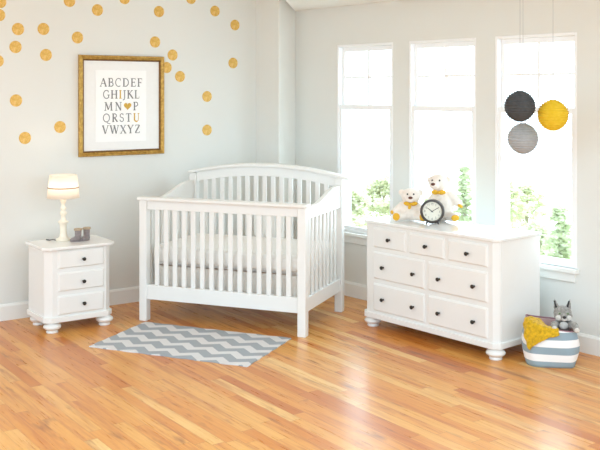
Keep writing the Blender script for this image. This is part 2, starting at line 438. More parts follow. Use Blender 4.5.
broad('faint tall tree outside the lantern window, beside the wall pier', 503, 178, 21, 46, 5, .6)
broad('faint tall tree in the middle of the lantern window', 527, 184, 23, 44, 6, .6)
conifer('denser green conifer in the right of the lantern window', 560, 200, 13, 70, 7, 1.3)
broad('low faint bush tree behind the dresser corner in the lantern window', 536, 222, 18, 48, 8, .8)

# ------------------------------------------------------------------ crib
CR = (-1.234, 7.278, 0); CA = -.373; CW, CDp = 1.348, .835
crib = thing('baby_crib', 'white wooden baby crib with arched back and slatted sides', 'crib', CR, CA)
ph = .033
def post(u, v, h, n='post'):
    m = MB(); m.box(u-ph, u+ph, v-ph, v+ph, 0, h); return m.build(n, 'white', crib, bevel=.006)
post(0, 0, .956); post(CW, 0, .956); post(0, CDp, 1.105); post(CW, CDp, 1.105)
MB().box(-.045, CW+.045, -.05, .05, .956, .981).build('top_rail', 'white', crib, bevel=.008, seg=3)
MB().box(ph, CW-ph, -.018, .018, .885, .956).build('front_rail', 'white', crib, bevel=.003)
MB().box(ph, CW-ph, -.02, .02, .173, .287).build('bottom_rail', 'white', crib, bevel=.004)
MB().box(ph, CW-ph, CDp-.02, CDp+.02, .173, .287).build('bottom_rail', 'white', crib, bevel=.004)
NS = 15
def slat(u, v, z0, z1, along=True):
    a, b = (.019, .0075) if along else (.0075, .019)
    return MB().box(u-a, u+a, v-b, v+b, z0, z1).build('slat', 'white', crib, bevel=.003)
for i in range(NS):
    slat(ph+(i+1)*(CW-2*ph)/(NS+1), 0, .287, .885)
def arc(u, lo, hi):  # rises from lo at the ends to hi in the middle
    s = (u-CW/2)/(CW/2); return lo+(hi-lo)*(1-s*s)
N = 32
def archboard(name, u0, u1, lo, hi, v0, v1, bev):
    us = [u0+(u1-u0)*i/N for i in range(N+1)]
    pts = [(u, lo(u)) for u in us]+[(u, hi(u)) for u in reversed(us)]
    return MB().prism(pts, v0, v1, lambda a, b, z: (a, z, b)).build(name, 'white', crib, bevel=bev)
archboard('arched_panel', ph, CW-ph, lambda u: arc(u, 1.025, 1.097), lambda u: arc(u, 1.105, 1.176), CDp-.018, CDp+.018, .002)
archboard('crown_rail', -.04, CW+.10, lambda u: arc(u, 1.105, 1.176), lambda u: arc(u, 1.132, 1.205), CDp-.052, CDp+.045, .008)
for i in range(NS):
    u = ph+(i+1)*(CW-2*ph)/(NS+1); slat(u, CDp, .287, arc(u, 1.025, 1.097)+.002)
def sm(x): x = max(0, min(1, x)); return x*x*(3-2*x)
for u in (0, CW):
    vs = [ph+(CDp-2*ph)*i/24 for i in range(25)]
    pts = [(v, .86) for v in vs]+[(v, .953+.09*sm((v-.22)/.5)) for v in reversed(vs)]
    MB().prism(pts, u-.018, u+.018, lambda a, b, z: (z, a, b)).build('end_panel', 'white', crib, bevel=.003)
    MB().box(u-.018, u+.018, ph, CDp-ph, .173, .277).build('end_rail', 'white', crib, bevel=.003)
    for i in range(8):
        slat(u, ph+(i+1)*(CDp-2*ph)/9, .277, .86, False)
MB().box(.03, CW-.03, .09, CDp-.09, .435, .46).build('mattress_support', 'white', crib)
# mattress with a fitted sheet
rnd = random.Random(5)
mt = MB(); x0, x1, y0, y1 = .035, CW-.035, .04, CDp-.04
per = []; n = 160
def rr(t, ins):  # rounded rectangle perimeter
    a, b, r = (x1-x0)/2-ins, (y1-y0)/2-ins, .05
    L = 4*(a+b-2*r)+2*PI*r; s = t*L; cx, cy = (x0+x1)/2, (y0+y1)/2
    segs = [(2*(a-r), 's', (-a+r, -b), (1, 0)), (PI*r/2, 'c', (a-r, -b+r), -PI/2), (2*(b-r), 's', (a, -b+r), (0, 1)), (PI*r/2, 'c', (a-r, b-r), 0),
            (2*(a-r), 's', (a-r, b), (-1, 0)), (PI*r/2, 'c', (-a+r, b-r), PI/2), (2*(b-r), 's', (-a, b-r), (0, -1)), (PI*r/2, 'c', (-a+r, -b+r), PI)]
    for l, k, p, d in segs:
        if s <= l:
            if k == 's': return cx+p[0]+d[0]*s, cy+p[1]+d[1]*s, (d[1], -d[0])
            an = d+s/r; return cx+p[0]+r*math.cos(an), cy+p[1]+r*math.sin(an), (math.cos(an), math.sin(an))
        s -= l
    return rr(0, ins)
rings = []
for z, ins in ((.462, .012), (.475, .002), (.50, 0), (.525, .002), (.55, 0), (.57, .004), (.584, .02), (.59, .06)):
    ring = []
    for i in range(n):
        x, y, nn = rr(i/n, ins); k = .0035*math.sin(i*1.35)*math.sin(PI*(z-.46)/.13)
        ring.append(mt.bm.verts.new((x+nn[0]*k, y+nn[1]*k, z)))
    if rings:
        for i in range(n): mt.bm.faces.new((rings[-1][i], rings[-1][(i+1) % n], ring[(i+1) % n], ring[i]))
    rings.append(ring)
mt.bm.faces.new(rings[-1]); mt.bm.faces.new(rings[0][::-1])
o = mt.build('crib_mattress', 'mattress', smooth=False, loc=CR, rotz=CA)
for p in o.data.polygons: p.use_smooth = len(p.vertices) == 4
tag(o, 'white sheeted mattress lying inside the crib', 'mattress')
# gathered bed skirt
sk = MB(); n = 420; prev = None
for z, amp in ((.434, .002), (.40, .004), (.34, .008), (.27, .011), (.20, .013)):
    ring = []
    for i in range(n):
        x, y, nn = rr(i/n, .018); th = i/n*2*PI
        k = amp*(math.sin(th*31)+.6*math.sin(th*17+1.3)+.5*math.sin(th*53+.4))
        ring.append(sk.bm.verts.new((x+nn[0]*k, y+nn[1]*k, z)))
    if prev:
        for i in range(n): sk.bm.faces.new((prev[i], prev[(i+1) % n], ring[(i+1) % n], ring[i]))
    prev = ring
o = sk.build('bed_skirt', 'skirt', smooth=True, loc=CR, rotz=CA)
m = o.modifiers.new('cloth', 'SOLIDIFY'); m.thickness = .002
tag(o, 'pale gathered bed skirt hanging below the crib mattress', 'bed skirt')

# ------------------------------------------------------------------ chests
FOOT = [(0, 0), (.034, 0), (.038, .006), (.036, .014), (.030, .020), (.041, .027), (.052, .038), (.056, .049), (.052, .061), (.040, .070), (.034, .074), (.036, .082), (0, .082)]
KNOB = [(0, 0), (.008, 0), (.006, -.006), (.0055, -.012), (.011, -.016), (.0145, -.021), (.0135, -.027), (.008, -.031), (0, -.032)]
def chest(root, w, d, h, slab, plz, over, drawers, bodyc=.045, footscale=1.2):
    pts = [(bodyc, 0), (w-bodyc, 0), (w, bodyc), (w, bodyc+.006), (w-.006, bodyc+.008), (w-.006, bodyc+.014), (w, bodyc+.016), (w, d), (0, d),
           (0, bodyc+.016), (.006, bodyc+.014), (.006, bodyc+.008), (0, bodyc+.006), (0, bodyc)]
    MB().prism(pts, plz[0]+.01, h-slab).build('body', 'white', root, bevel=.002)
    def off(o, c): return [(x-o, y-o) for x, y in rect(w+2*o, d+o, c)]
    MB().prism(off(over, bodyc+.005), h-slab, h).build('top', 'top', root, bevel=.006, seg=3)
    MB().prism(off(.016, bodyc+.004), plz[0], plz[1]).build('plinth', 'white', root, bevel=.005)
    ins = .06
    for x, y in ((ins, .042), (w-.042, .042), (ins, d-.06), (w-.05, d-.06)):
        k = plz[0]/.082
        MB().lathe([(r*footscale, z*k) for r, z in FOOT], 28, (x, y, 0)).build('bun_foot', 'white', root, smooth=True)
    for u0, u1, z0, z1, knobs in drawers:
        b = .011; dm = MB()
        # raised front with a sloping lip
        o_ = [(u0, z0), (u1, z0), (u1, z1), (u0, z1)]; i_ = [(u0+b, z0+b), (u1-b, z0+b), (u1-b, z1-b), (u0+b, z1-b)]
        vb = [dm.bm.verts.new((x, .0, z)) for x, z in o_]; vo = [dm.bm.verts.new((x, -.006, z)) for x, z in o_]; vi = [dm.bm.verts.new((x, -.015, z)) for x, z in i_]
        dm.bm.faces.new(vb)
        for A, B in ((vb, vo), (vo, vi)):
            for k in range(4): dm.bm.faces.new((A[k], A[(k+1) % 4], B[(k+1) % 4], B[k]))
        dm.bm.faces.new(vi)
        dr = dm.build('drawer', 'white', root)
        for ku, kz in knobs:
            MB().lathe(KNOB, 20, (ku, -.015, kz), 'y').build('knob', 'knob', dr, smooth=True)
dresser = thing('dresser', 'wide white seven-drawer dresser standing under the windows', 'dresser', (.53-.052*math.cos(.864), 7.085+.052*math.sin(.864), 0), -.864)
D7 = [(.063, .397, .625, .775, [(.215, .697)]), (.432, .770, .625, .775, [(.585, .697)]), (.805, 1.150, .625, .775, [(.965, .697)]),
      (.063, .583, .383, .590, [(.152, .48), (.463, .48)]), (.620, 1.150, .383, .590, [(.708, .48), (1.02, .48)]),
      (.063, .583, .140, .347, [(.152, .237), (.458, .237)]), (.620, 1.150, .140, .347, [(.706, .237), (1.02, .237)])]
D7 = [(a+.052, b+.052, c, d, [(k+.074, q) for k, q in kn]) for a, b, c, d, kn in D7]
chest(dresser, 1.275, .49, .824, .024, (.076, .118), .016, D7, .036)
night = thing('nightstand', 'small white three-drawer nightstand standing by the dotted wall', 'nightstand', (-1.88-.014*math.cos(.614), 6.836-.014*math.sin(.614), 0), .614)
D3 = [(.072, .438, .482, .618, [(.268, .543)]), (.072, .438, .310, .450, [(.268, .373)]), (.072, .438, .135, .277, [(.27, .205)])]
D3 = [(a+.014, b+.014, c, d, [(k+.014, q) for k, q in kn]) for a, b, c, d, kn in D3]
chest(night, .52, .40, .648, .022, (.080, .120), .030, D3)

# ------------------------------------------------------------------ rug
rug = MB(); nx, ny = 60, 36; LX, LY = 1.245, .745; rnd = random.Random(2)
for top in (.007, .0005):
    g = [[rug.bm.verts.new((-LX/2+LX*i/nx+(.003*math.sin(j*.9) if i in (0, nx) else 0), -LY/2+LY*j/ny+(.004*math.sin(i*.7) if j in (0, ny) else 0),
          top+(.0006*math.sin(i*.5+j*.3)+.0006 if top > .002 else 0))) for j in range(ny+1)] for i in range(nx+1)]
    for i in range(nx):
        for j in range(ny): rug.bm.faces.new((g[i][j], g[i+1][j], g[i+1][j+1], g[i][j+1]))
    if top > .002: gt = g
for i in range(nx):
    for j in (0, ny): rug.bm.faces.new((gt[i][j], gt[i+1][j], g[i+1][j], g[i][j]))
for j in range(ny):
    for i in (0, nx): rug.bm.faces.new((gt[i][j], gt[i][j+1], g[i][j+1], g[i][j]))
o = rug.build('chevron_rug', 'chevron', loc=(-.782, 6.612, 0), rotz=-.39)
tag(o, 'grey and white zigzag rug lying on the oak floor before the crib', 'rug')

# ------------------------------------------------------------------ framed alphabet print
pic = thing('framed_print', 'alphabet print in a gold frame hanging on the dotted wall', 'picture', (*onlw(2.245), 1.697), LWA)
hw, hh = .391, .425
def frame_ring(a, b, prof, name, mat):
    m = MB(); rings = []
    for ins, y in prof:
        rings.append([m.bm.verts.new((sx*(a-ins), y, sz*(b-ins))) for sx, sz in ((-1, -1), (1, -1), (1, 1), (-1, 1))])
    for A, B in zip(rings, rings[1:]+rings[:1]):
        for k in range(4): m.bm.faces.new((A[k], A[(k+1) % 4], B[(k+1) % 4], B[k]))
    return m.build(name, mat, pic)
frame_ring(hw, hh, [(0, -.002), (0, -.026), (.006, -.034), (.014, -.032), (.018, -.036), (.030, -.030), (.034, -.024), (.034, -.002)], 'frame', 'gold')
frame_ring(hw-.034, hh-.034, [(0, -.002), (0, -.022), (.006, -.024), (.012, -.014), (.012, -.002)], 'inner_edge', 'golddark')
MB().box(-hw+.046, hw-.046, -.010, -.002, -hh+.046, hh-.046).build('mat_board', 'mat', pic)
PW, PH = .465, .608
MB().box(-.009-PW/2, -.009+PW/2, -.013, -.0105, -.003-PH/2, -.003+PH/2).build('print', 'print', pic)
# stroke letters: thick stems, thin hairlines, slab serifs
TH, TN = .165, .075
def arcp(cx, cy, rx, ry, a0, a1, n=18): return [(cx+rx*math.cos(math.radians(a0+(a1-a0)*i/n)), cy+ry*math.sin(math.radians(a0+(a1-a0)*i/n))) for i in range(n+1)]
def sf(x, y, w=.13): return ([(x-w, y), (x+w, y)], TN)
G = {
 'A': (.72, [([(.05, 0), (.36, 1)], TN), ([(.36, 1), (.66, 0)], TH), ([(.17, .36), (.54, .36)], TN), sf(.06, .02, .1), sf(.65, .02, .13)]),
 'B': (.62, [([(.15, 0), (.15, 1)], TH), (arcp(.3, .76, .22, .23, 90, -90), .1), (arcp(.3, .27, .27, .26, 90, -90), .11), ([(.02, .99), (.3, .99)], TN), ([(.15, .53), (.3, .53)], TN), ([(.02, .015), (.3, .015)], TN)]),
 'C': (.68, [(arcp(.4, .5, .34, .49, 55, 305), .1), ([(.6, .95), (.6, .72)], TN)]),
 'D': (.76, [([(.15, 0), (.15, 1)], TH), (arcp(.28, .5, .4, .485, 90, -90), .11), ([(.02, .985), (.3, .985)], TN), ([(.02, .015), (.3, .015)], TN)]),
 'E': (.6, [([(.15, 0), (.15, 1)], TH), ([(.02, .98), (.54, .98), (.54, .82)], TN), ([(.15, .52), (.44, .52)], TN), ([(.44, .42), (.44, .62)], TN), ([(.02, .02), (.56, .02), (.58, .2)], TN)]),
 'F': (.56, [([(.15, 0), (.15, 1)], TH), ([(.02, .98), (.52, .98), (.52, .8)], TN), ([(.15, .5), (.42, .5)], TN), ([(.42, .4), (.42, .6)], TN), sf(.15, .02, .14)]),
 'G': (.76, [(arcp(.4, .5, .34, .49, 55, 320), .1), ([(.64, .42), (.64, .12)], .12), sf(.63, .43), ([(.6, .95), (.6, .74)], TN)]),
 'H': (.8, [([(.15, 0), (.15, 1)], TH), ([(.64, 0), (.64, 1)], TH), ([(.15, .52), (.64, .52)], TN), sf(.15, .02), sf(.15, .98), sf(.64, .02), sf(.64, .98)]),
 'I': (.34, [([(.17, 0), (.17, 1)], TH), sf(.17, .02, .14), sf(.17, .98, .14)]),
 'J': (.36, [([(.2, 1), (.2, .05), (.14, -.12), (.0, -.2)], .11), sf(.2, .98, .14)]),
 'K': (.74, [([(.15, 0), (.15, 1)], TH), ([(.15, .48), (.58, .98)], TN), ([(.28, .6), (.66, .02)], TH), sf(.15, .02), sf(.15, .98), sf(.57, .98, .11), sf(.66, .02, .1)]),
 'L': (.58, [([(.15, 0), (.15, 1)], TH), ([(.02, .02), (.53, .02), (.55, .22)], TN), sf(.15, .98)]),
 'M': (.96, [([(.13, 0), (.17, 1)], TN), ([(.17, 1), (.47, .1)], TH), ([(.47, .1), (.78, 1)], TN), ([(.78, 1), (.82, 0)], TH), sf(.12, .02, .11), sf(.82, .02, .12), sf(.14, .98, .1), sf(.8, .98, .1)]),
 'N': (.8, [([(.14, 0), (.14, 1)], TN), ([(.14, 1), (.66, 0)], TH), ([(.66, 0), (.66, 1)], TN), sf(.14, .02, .12), sf(.66, .98, .12), sf(.1, .98, .08)]),
 'P': (.58, [([(.15, 0), (.15, 1)], TH), (arcp(.28, .74, .25, .25, 90, -90), .1), ([(.02, .985), (.28, .985)], TN), ([(.15, .49), (.28, .49)], TN), sf(.15, .02, .14)]),
 'Q': (.84, [(arcp(.42, .5, .35, .48, 0, 360, 30), .1), ([(.44, .02), (.6, -.18), (.86, -.22)], .09)]),
 'R': (.66, [([(.15, 0), (.15, 1)], TH), (arcp(.28, .75, .23, .235, 90, -90), .1), ([(.02, .985), (.28, .985)], TN), ([(.15, .51), (.28, .51)], TN), ([(.3, .5), (.6, .02)], TH), sf(.15, .02), sf(.6, .02, .09)]),
 'S': (.52, [(arcp(.26, .75, .18, .23, 40, 250, 12)+arcp(.26, .27, .2, .25, 80, -150, 14), .1), ([(.41, .96), (.41, .78)], TN), ([(.07, .06), (.06, .26)], TN)]),
 'T': (.66, [([(.33, 0), (.33, 1)], TH), ([(.04, .82), (.05, .98), (.61, .98), (.62, .82)], TN), sf(.33, .02, .14)]),
 'U': (.76, [([(.16, 1), (.16, .3)]+arcp(.38, .28, .22, .27, 180, 300, 10), TH), (arcp(.38, .28, .24, .27, 270, 360, 8)+[(.62, 1)], TN), sf(.16, .98), sf(.62, .98, .11)]),
 'V': (.72, [([(.08, 1), (.37, 0)], TH), ([(.37, 0), (.65, 1)], TN), sf(.09, .98, .12), sf(.65, .98, .1)]),
 'W': (1.02, [([(.08, 1), (.32, 0)], TH), ([(.32, 0), (.52, .95)], TN), ([(.5, 1), (.73, 0)], TH), ([(.73, 0), (.96, 1)], TN), sf(.08, .98, .11), sf(.5, .98, .1), sf(.95, .98, .1)]),
 'X': (.72, [([(.1, 1), (.62, 0)], TH), ([(.6, 1), (.1, 0)], TN), sf(.1, .98, .11), sf(.6, .98, .1), sf(.1, .02, .1), sf(.62, .02, .11)]),
 'Y': (.68, [([(.07, 1), (.34, .46)], TH), ([(.61, 1), (.34, .46)], TN), ([(.34, .5), (.34, 0)], TH), sf(.08, .98, .11), sf(.61, .98, .1), sf(.34, .02, .14)]),
 'Z': (.64, [([(.56, .97), (.08, .03)], TH), ([(.08, .82), (.1, .98), (.56, .98)], TN), ([(.08, .02), (.57, .02), (.59, .2)], TN)]),
}
def strokes(mb, ch, ox, oz, s, y):
    for pts, w in G[ch][1]:
        q = [Vector((ox+x*s*1.14, oz+z*s)) for x, z in pts]; h = w*s/2; L, R = [], []
        for i in range(len(q)):
            a = q[max(i-1, 0)]; b = q[min(i+1, len(q)-1)]; d = (b-a)
            if d.length < 1e-9: d = Vector((1, 0))
            d.normalize(); nn = Vector((-d.y, d.x))
            L.append(q[i]+nn*h); R.append(q[i]-nn*h)
        for i in range(len(q)-1):
            f = [L[i], L[i+1], R[i+1], R[i]]
            lo = [mb.bm.verts.new((v.x, y, v.y)) for v in f]; hi = [mb.bm.verts.new((v.x, y-.0006, v.y)) for v in f]
            mb.bm.faces.new(lo); mb.bm.faces.new(hi[::-1])
            for k in range(4): mb.bm.faces.new((lo[k], lo[(k+1) % 4], hi[(k+1) % 4], hi[k]))
ink = MB(); LH = .070; y = -.0131
rows = [('ABCDEF', .83, .17), ('GHIJKL', .72, .338), ('MN*P', .67, .505), ('QRSTU', .73, .665), ('VWXYZ', .75, .829)]
for txt, wr, rel in rows:
    adv = [.9 if c == '*' else G[c][0]*1.14 for c in txt]; gap = (wr*PW/LH-sum(adv))/(len(txt)-1)
    x = -.009-wr*PW/2; zb = -.003+PH/2-PH*rel-LH/2
    for c, a in zip(txt, adv):
        if c == '*':
            hm = MB(); pts = []
            for i in range(48):
                t = 2*PI*i/48; pts.append((16*math.sin(t)**3/32*.98*LH, (13*math.cos(t)-5*math.cos(2*t)-2*math.cos(3*t)-math.cos(4*t))/32*1.0*LH))
            hm.prism([(x+a*LH/2+p, zb+LH*.52+q) for p, q in pts], y-.0006, y, lambda A, B, z: (A, z, B))
            tag(hm.build('heart', 'goldink', pic), 'gold heart in place of the letter O')
        elif c in 'IU':
            g = MB(); strokes(g, c, x, zb, LH, y); tag(g.build('gold_letter', 'goldink', pic), 'gold letter ' + c)
        else: strokes(ink, c, x, zb, LH, y)
        x += (a+gap)*LH
ink.build('lettering', 'ink', pic)

# ------------------------------------------------------------------ gold dots
DOTS = [(1.209, 2.526, 'gold dot sticker at the top left edge, upper one of the three cut by it'),
 (1.201, 2.422, 'gold dot sticker cut by the left edge, second one down'),
 (1.78, 2.566, 'gold dot sticker at the top edge, directly above the gold frame\'s left corner'),
 (2.025, 2.504, 'whole gold dot sticker near the top, above the left half of the frame'),
 (2.271, 2.616, 'gold dot sticker sliced by the top edge above the frame\'s middle'),
 (1.352, 2.317, 'gold dot sticker in the upper left pair, left of its level neighbour'),
 (1.56, 2.326, 'gold dot sticker in the upper left pair, right of its level neighbour'),
 (1.332, 2.173, 'gold dot sticker just below the level pair, left one of two'),
 (1.581, 2.115, 'gold dot sticker just below the level pair, right one of two'),
 (1.849, 2.266, 'gold dot sticker just above the frame\'s upper left corner'),
 (1.189, 2.058, 'gold dot sticker cut by the left edge, lowest of the three there'),
 (1.336, 1.745, 'lone gold dot sticker midway down the wall far left of the frame'),
 (2.597, 2.52, 'whole gold dot sticker high above the frame\'s right corner'),
 (2.915, 2.653, 'gold dot sticker sliced by the top edge, right of the frame'),
 (3.162, 2.553, 'whole gold dot sticker near the top, between the frame and the corner'),
 (3.375, 2.434, 'gold dot sticker nearest the wall corner, upper one of two'),
 (2.559, 2.251, 'gold dot sticker just above the frame\'s upper right corner'),
 (2.73, 2.141, 'gold dot sticker touching close to the frame\'s upper right corner, above two more'),
 (2.672, 2.029, 'gold dot sticker partly tucked behind the frame\'s right edge'),
 (2.804, 1.951, 'gold dot sticker right of the one tucked behind the frame'),
 (3.354, 2.081, 'gold dot sticker nearest the wall corner, lower one of two'),
 (3.079, 1.772, 'gold dot sticker level with the print\'s upper letters, right of frame'),
 (3.079, 1.467, 'gold dot sticker level with the print\'s lower letters, right of frame'),
 (1.699, 1.525, 'gold dot sticker beside the frame\'s left edge, below its middle'),
 (1.408, 1.443, 'lowest gold dot sticker, up and left of the table lamp')]
for u, z, lab in DOTS:
    o = MB().lathe([(0, 0), (.0495, 0), (.0495, -.0012), (0, -.0012)], 36, (0, 0, 0), 'y').build('gold_dot', 'dot', loc=(*onlw(u), z), rotz=LWA)
    tag(o, lab, 'wall sticker', 'gold dot stickers on the wall')

# ------------------------------------------------------------------ on the nightstand
def at(org, ang, u, v): return (org[0]+u*math.cos(ang)-v*math.sin(ang), org[1]+u*math.sin(ang)+v*math.cos(ang))
NO = (-1.88, 6.836); ZN = .648
lx, ly = at(NO, .614, .218, .27)
lamp = thing('table_lamp', 'lit cream turned-base table lamp on the nightstand', 'lamp', (lx, ly, ZN), .614)
MB().lathe([(0, 0), (.058, 0), (.060, .008), (.056, .016), (.040, .022), (.030, .034), (.026, .06), (.025, .10), (.030, .135), (.040, .142), (.041, .150), (.030, .156),
            (.019, .168), (.017, .19), (.022, .202), (.028, .215), (.022, .228), (.016, .236), (.024, .246), (.025, .254), (.016, .262), (.012, .285), (.022, .305), (.024, .318), (.014, .332), (.010, .345), (.010, .36), (0, .36)], 32).build('lamp_base', 'cream', lamp, smooth=True)
s = MB(); s.lathe([(.125, .335), (.106, .515)], 48); so = s.build('lamp_shade', 'shade', lamp, smooth=True)
m = so.modifiers.new('t', 'SOLIDIFY'); m.thickness = .003
zb = .412; r0 = .125-(.019)*(zb-.335)/.18
MB().lathe([(r0+.001, zb), (r0+.004, zb+.001), (r0+.003, zb+.007), (r0, zb+.008)], 48).build('ribbon', 'brown', so, smooth=True)
MB().lathe([(0, .36), (.010, .36), (.010, .368), (.014, .374), (.019, .386), (.014, .398), (0, .402)], 20).build('bulb', M['print'], lamp, smooth=True)
MB().tube([(-.055, .0, .006), (-.075, .02, .012), (-.09, .05, .005), (-.10, .1, .004)], .004).build('cord', 'cord', lamp)
ld = bpy.data.lights.new('lamp_light', 'POINT'); ld.energy = .85; ld.color = (1, .86, .72); ld.shadow_soft_size = .02
lo = bpy.data.objects.new('lamp_light', ld); COL.objects.link(lo); lo.parent = lamp; lo.location = (0, 0, .428)
def boot(label, x, y, rz):
    t = thing('baby_boot', label, 'boot', (x, y, ZN), rz, 'baby boots on the nightstand')
    b = MB(); b.lathe([(0, .012), (.026, .012), (.025, .05), (.027, .095), (0, .095)], 20)
    b.ell((0, -.0, .022), (.027, .03, .022)).ell((0, -.022, .020), (.027, .034, .019)).ell((0, -.04, .017), (.025, .024, .016))
    b.build('upper', 'boot', t, remesh=.004)
    MB().prism([(.028*math.cos(a*PI/12), -.018+(.046 if math.sin(a*PI/12) < 0 else .046)*math.sin(a*PI/12)) for a in range(24)], 0, .007).build('sole', 'boot', t, bevel=.002)
    MB().lathe([(.024, .085), (.031, .086), (.033, .093), (.031, .1), (.023, .101), (.020, .096), (.020, .088)], 20).build('cuff', 'cuff', t, smooth=True)
bx, by = at(NO, .614, .298, .165); boot('small grey suede baby boot nearer the lamp base', bx, by, -1.0)
bx, by = at(NO, .614, .376, .185); boot('small grey suede baby boot farther from the lamp', bx, by, -.35)

# ------------------------------------------------------------------ on the dresser
DO = (.53, 7.085); DA = -.864; ZD = .824
def RX(a): return Matrix.Rotation(a, 3, 'X')
def RY(a): return Matrix.Rotation(a, 3, 'Y')
def RZ(a): return Matrix.Rotation(a, 3, 'Z')
# a sitting bear; local -y is forward
x, y = at(DO, DA, .232, .215)
b1 = thing('teddy_bear', 'smaller cream teddy bear sitting left of the clock', 'teddy bear', (x, y, ZD+.005), -.15, 'teddy bears on the dresser'); b1.scale = (1.18, 1.15, 1.08)
m = MB(); m.ell((0, .0, .072), (.062, .055, .075)).ell((0, -.01, .05), (.062, .058, .05))
m.ell((.008, -.012, .172), (.064, .056, .056)).ell((.008, -.057, .158), (.036, .032, .028))
m.ell((-.052, .004, .194), (.022, .016, .024)).ell((.068, .004, .194), (.022, .016, .024))
m.limb((-.05, -.005, .105), (-.098, -.04, .06), .025, .021).limb((.05, -.005, .105), (.085, -.045, .055), .025, .021)
m.limb((-.035, -.03, .035), (-.078, -.085, .032), .034, .029).limb((.035, -.03, .035), (.085, -.085, .032), .034, .029)
m.ell((-.08, -.095, .036), (.028, .018, .035)).ell((.087, -.095, .036), (.028, .018, .035))
m.build('body', 'plush', b1, remesh=.006)
for sx in (-.082, .089): MB().ell((sx, -.112, .036), (.023, .006, .027)).build('foot_pad', 'yellow', b1, smooth=True)
MB().ell((-.112, -.048, .058), (.008, .018, .014), RZ(.5)).build('hand_pad', 'yellow', b1, smooth=True)
MB().ell((.008, -.086, .167), (.0145, .009, .010)).build('nose', 'nose', b1, smooth=True)
for sx in (-.012, .028): MB().ell((sx, -.064, .190), (.0055, .005, .0065)).build('eye', 'eye', b1, smooth=True)
m = MB(); m.ell((-.014, -.058, .122), (.024, .010, .014), RY(.2)).ell((.030, -.058, .122), (.024, .010, .014), RY(-.2)).ell((.008, -.063, .121), (.009, .009, .009)).ell((.002, -.062, .100), (.010, .005, .018), RY(.25)).build('bow', 'yellow', b1, smooth=True)
x, y = at(DO, DA, .418, .375)
b2 = thing('teddy_bear', 'larger cream teddy bear sitting behind the clock', 'teddy bear', (x, y, ZD+.009), -.15, 'teddy bears on the dresser'); b2.scale = (1.07, 1.07, 1.07)
m = MB(); m.ell((0, .0, .10), (.086, .064, .112)).ell((0, .0, .06), (.082, .066, .06))
m.ell((-.028, -.02, .270), (.070, .060, .062), RZ(-.3)).ell((-.054, -.068, .256), (.038, .034, .031))
m.ell((-.088, .004, .286), (.020, .016, .022)).ell((.042, .014, .286), (.026, .017, .026))
m.limb((.055, 0, .175), (.118, -.02, .122), .037, .030).limb((-.055, -.01, .165), (-.10, -.03, .10), .031, .026)
m.limb((.04, -.03, .035), (.088, -.085, .032), .036, .030).limb((-.04, -.03, .035), (-.070, -.07, .032), .036, .030)
m.build('body', 'plush', b2, remesh=.006)
MB().ell((.092, -.106, .030), (.030, .008, .022), RZ(.3)).build('foot_pad', 'yellow', b2, smooth=True)
MB().ell((-.074, -.098, .030), (.026, .008, .024)).build('foot_pad', 'yellow', b2, smooth=True)
MB().ell((.128, -.046, .108), (.020, .009, .012), RY(.5)).build('hand_pad', 'yellow', b2, smooth=True)
MB().ell((-.062, -.096, .264), (.0155, .010, .011)).build('nose', 'nose', b2, smooth=True)
for sx, sy in ((-.068, -.070), (-.016, -.076)): MB().ell((sx, sy, .289), (.006, .005, .007)).build('eye', 'eye', b2, smooth=True)
m = MB(); m.ell((-.050, -.066, .205), (.026, .011, .017), RY(.15)).ell((.002, -.068, .205), (.026, .011, .017), RY(-.15)).ell((-.022, -.074, .205), (.010, .010, .011)).build('bow', 'yellow', b2, smooth=True)
x, y = at(DO, DA, .476, .200)
ck = thing('alarm_clock', 'round dark-rimmed clock standing between the bears', 'clock', (x, y, ZD), -.28)
R = .090; cz = .097
MB().lathe([(0, .025), (R*.9, .025), (R, .015), (R, -.018), (R*.97, -.026), (R*.84, -.028), (R*.79, -.016), (R*.79, -.012), (0, -.012)], 48, (0, 0, cz), 'y').build('case', 'clock', ck, smooth=False)
MB().lathe([(0, -.0125), (R*.80, -.0125), (R*.80, -.0145), (0, -.0145)], 48, (0, 0, cz), 'y').build('dial', 'dial', ck)
for sx in (-.04, .04): MB().tube([(sx*.9, 0, .022), (sx*1.15, -.002, .0)], .007).build('foot', 'clock', ck)
def hand(ang, L, w):
    m = MB(); d = (math.sin(ang), math.cos(ang)); n_ = (d[1], -d[0])
    pts = [(-d[0]*.01+n_[0]*w, -d[1]*.01+n_[1]*w), (d[0]*L*.8+n_[0]*w, d[1]*L*.8+n_[1]*w), (d[0]*L, d[1]*L), (d[0]*L*.8-n_[0]*w, d[1]*L*.8-n_[1]*w), (-d[0]*.01-n_[0]*w, -d[1]*.01-n_[1]*w)]
    m.prism([(a, b+cz) for a, b in pts], -.0175, -.0165, lambda a, b, z: (a, z, b)); return m
hand(math.radians(-54), .046, .0026).build('hour_hand', 'black', ck)
hand(math.radians(58), .058, .002).build('minute_hand', 'black', ck)
MB().lathe([(0, -.0165), (.005, -.0165), (.005, -.019), (0, -.019)], 16, (0, 0, cz), 'y').build('hub', 'black', ck)
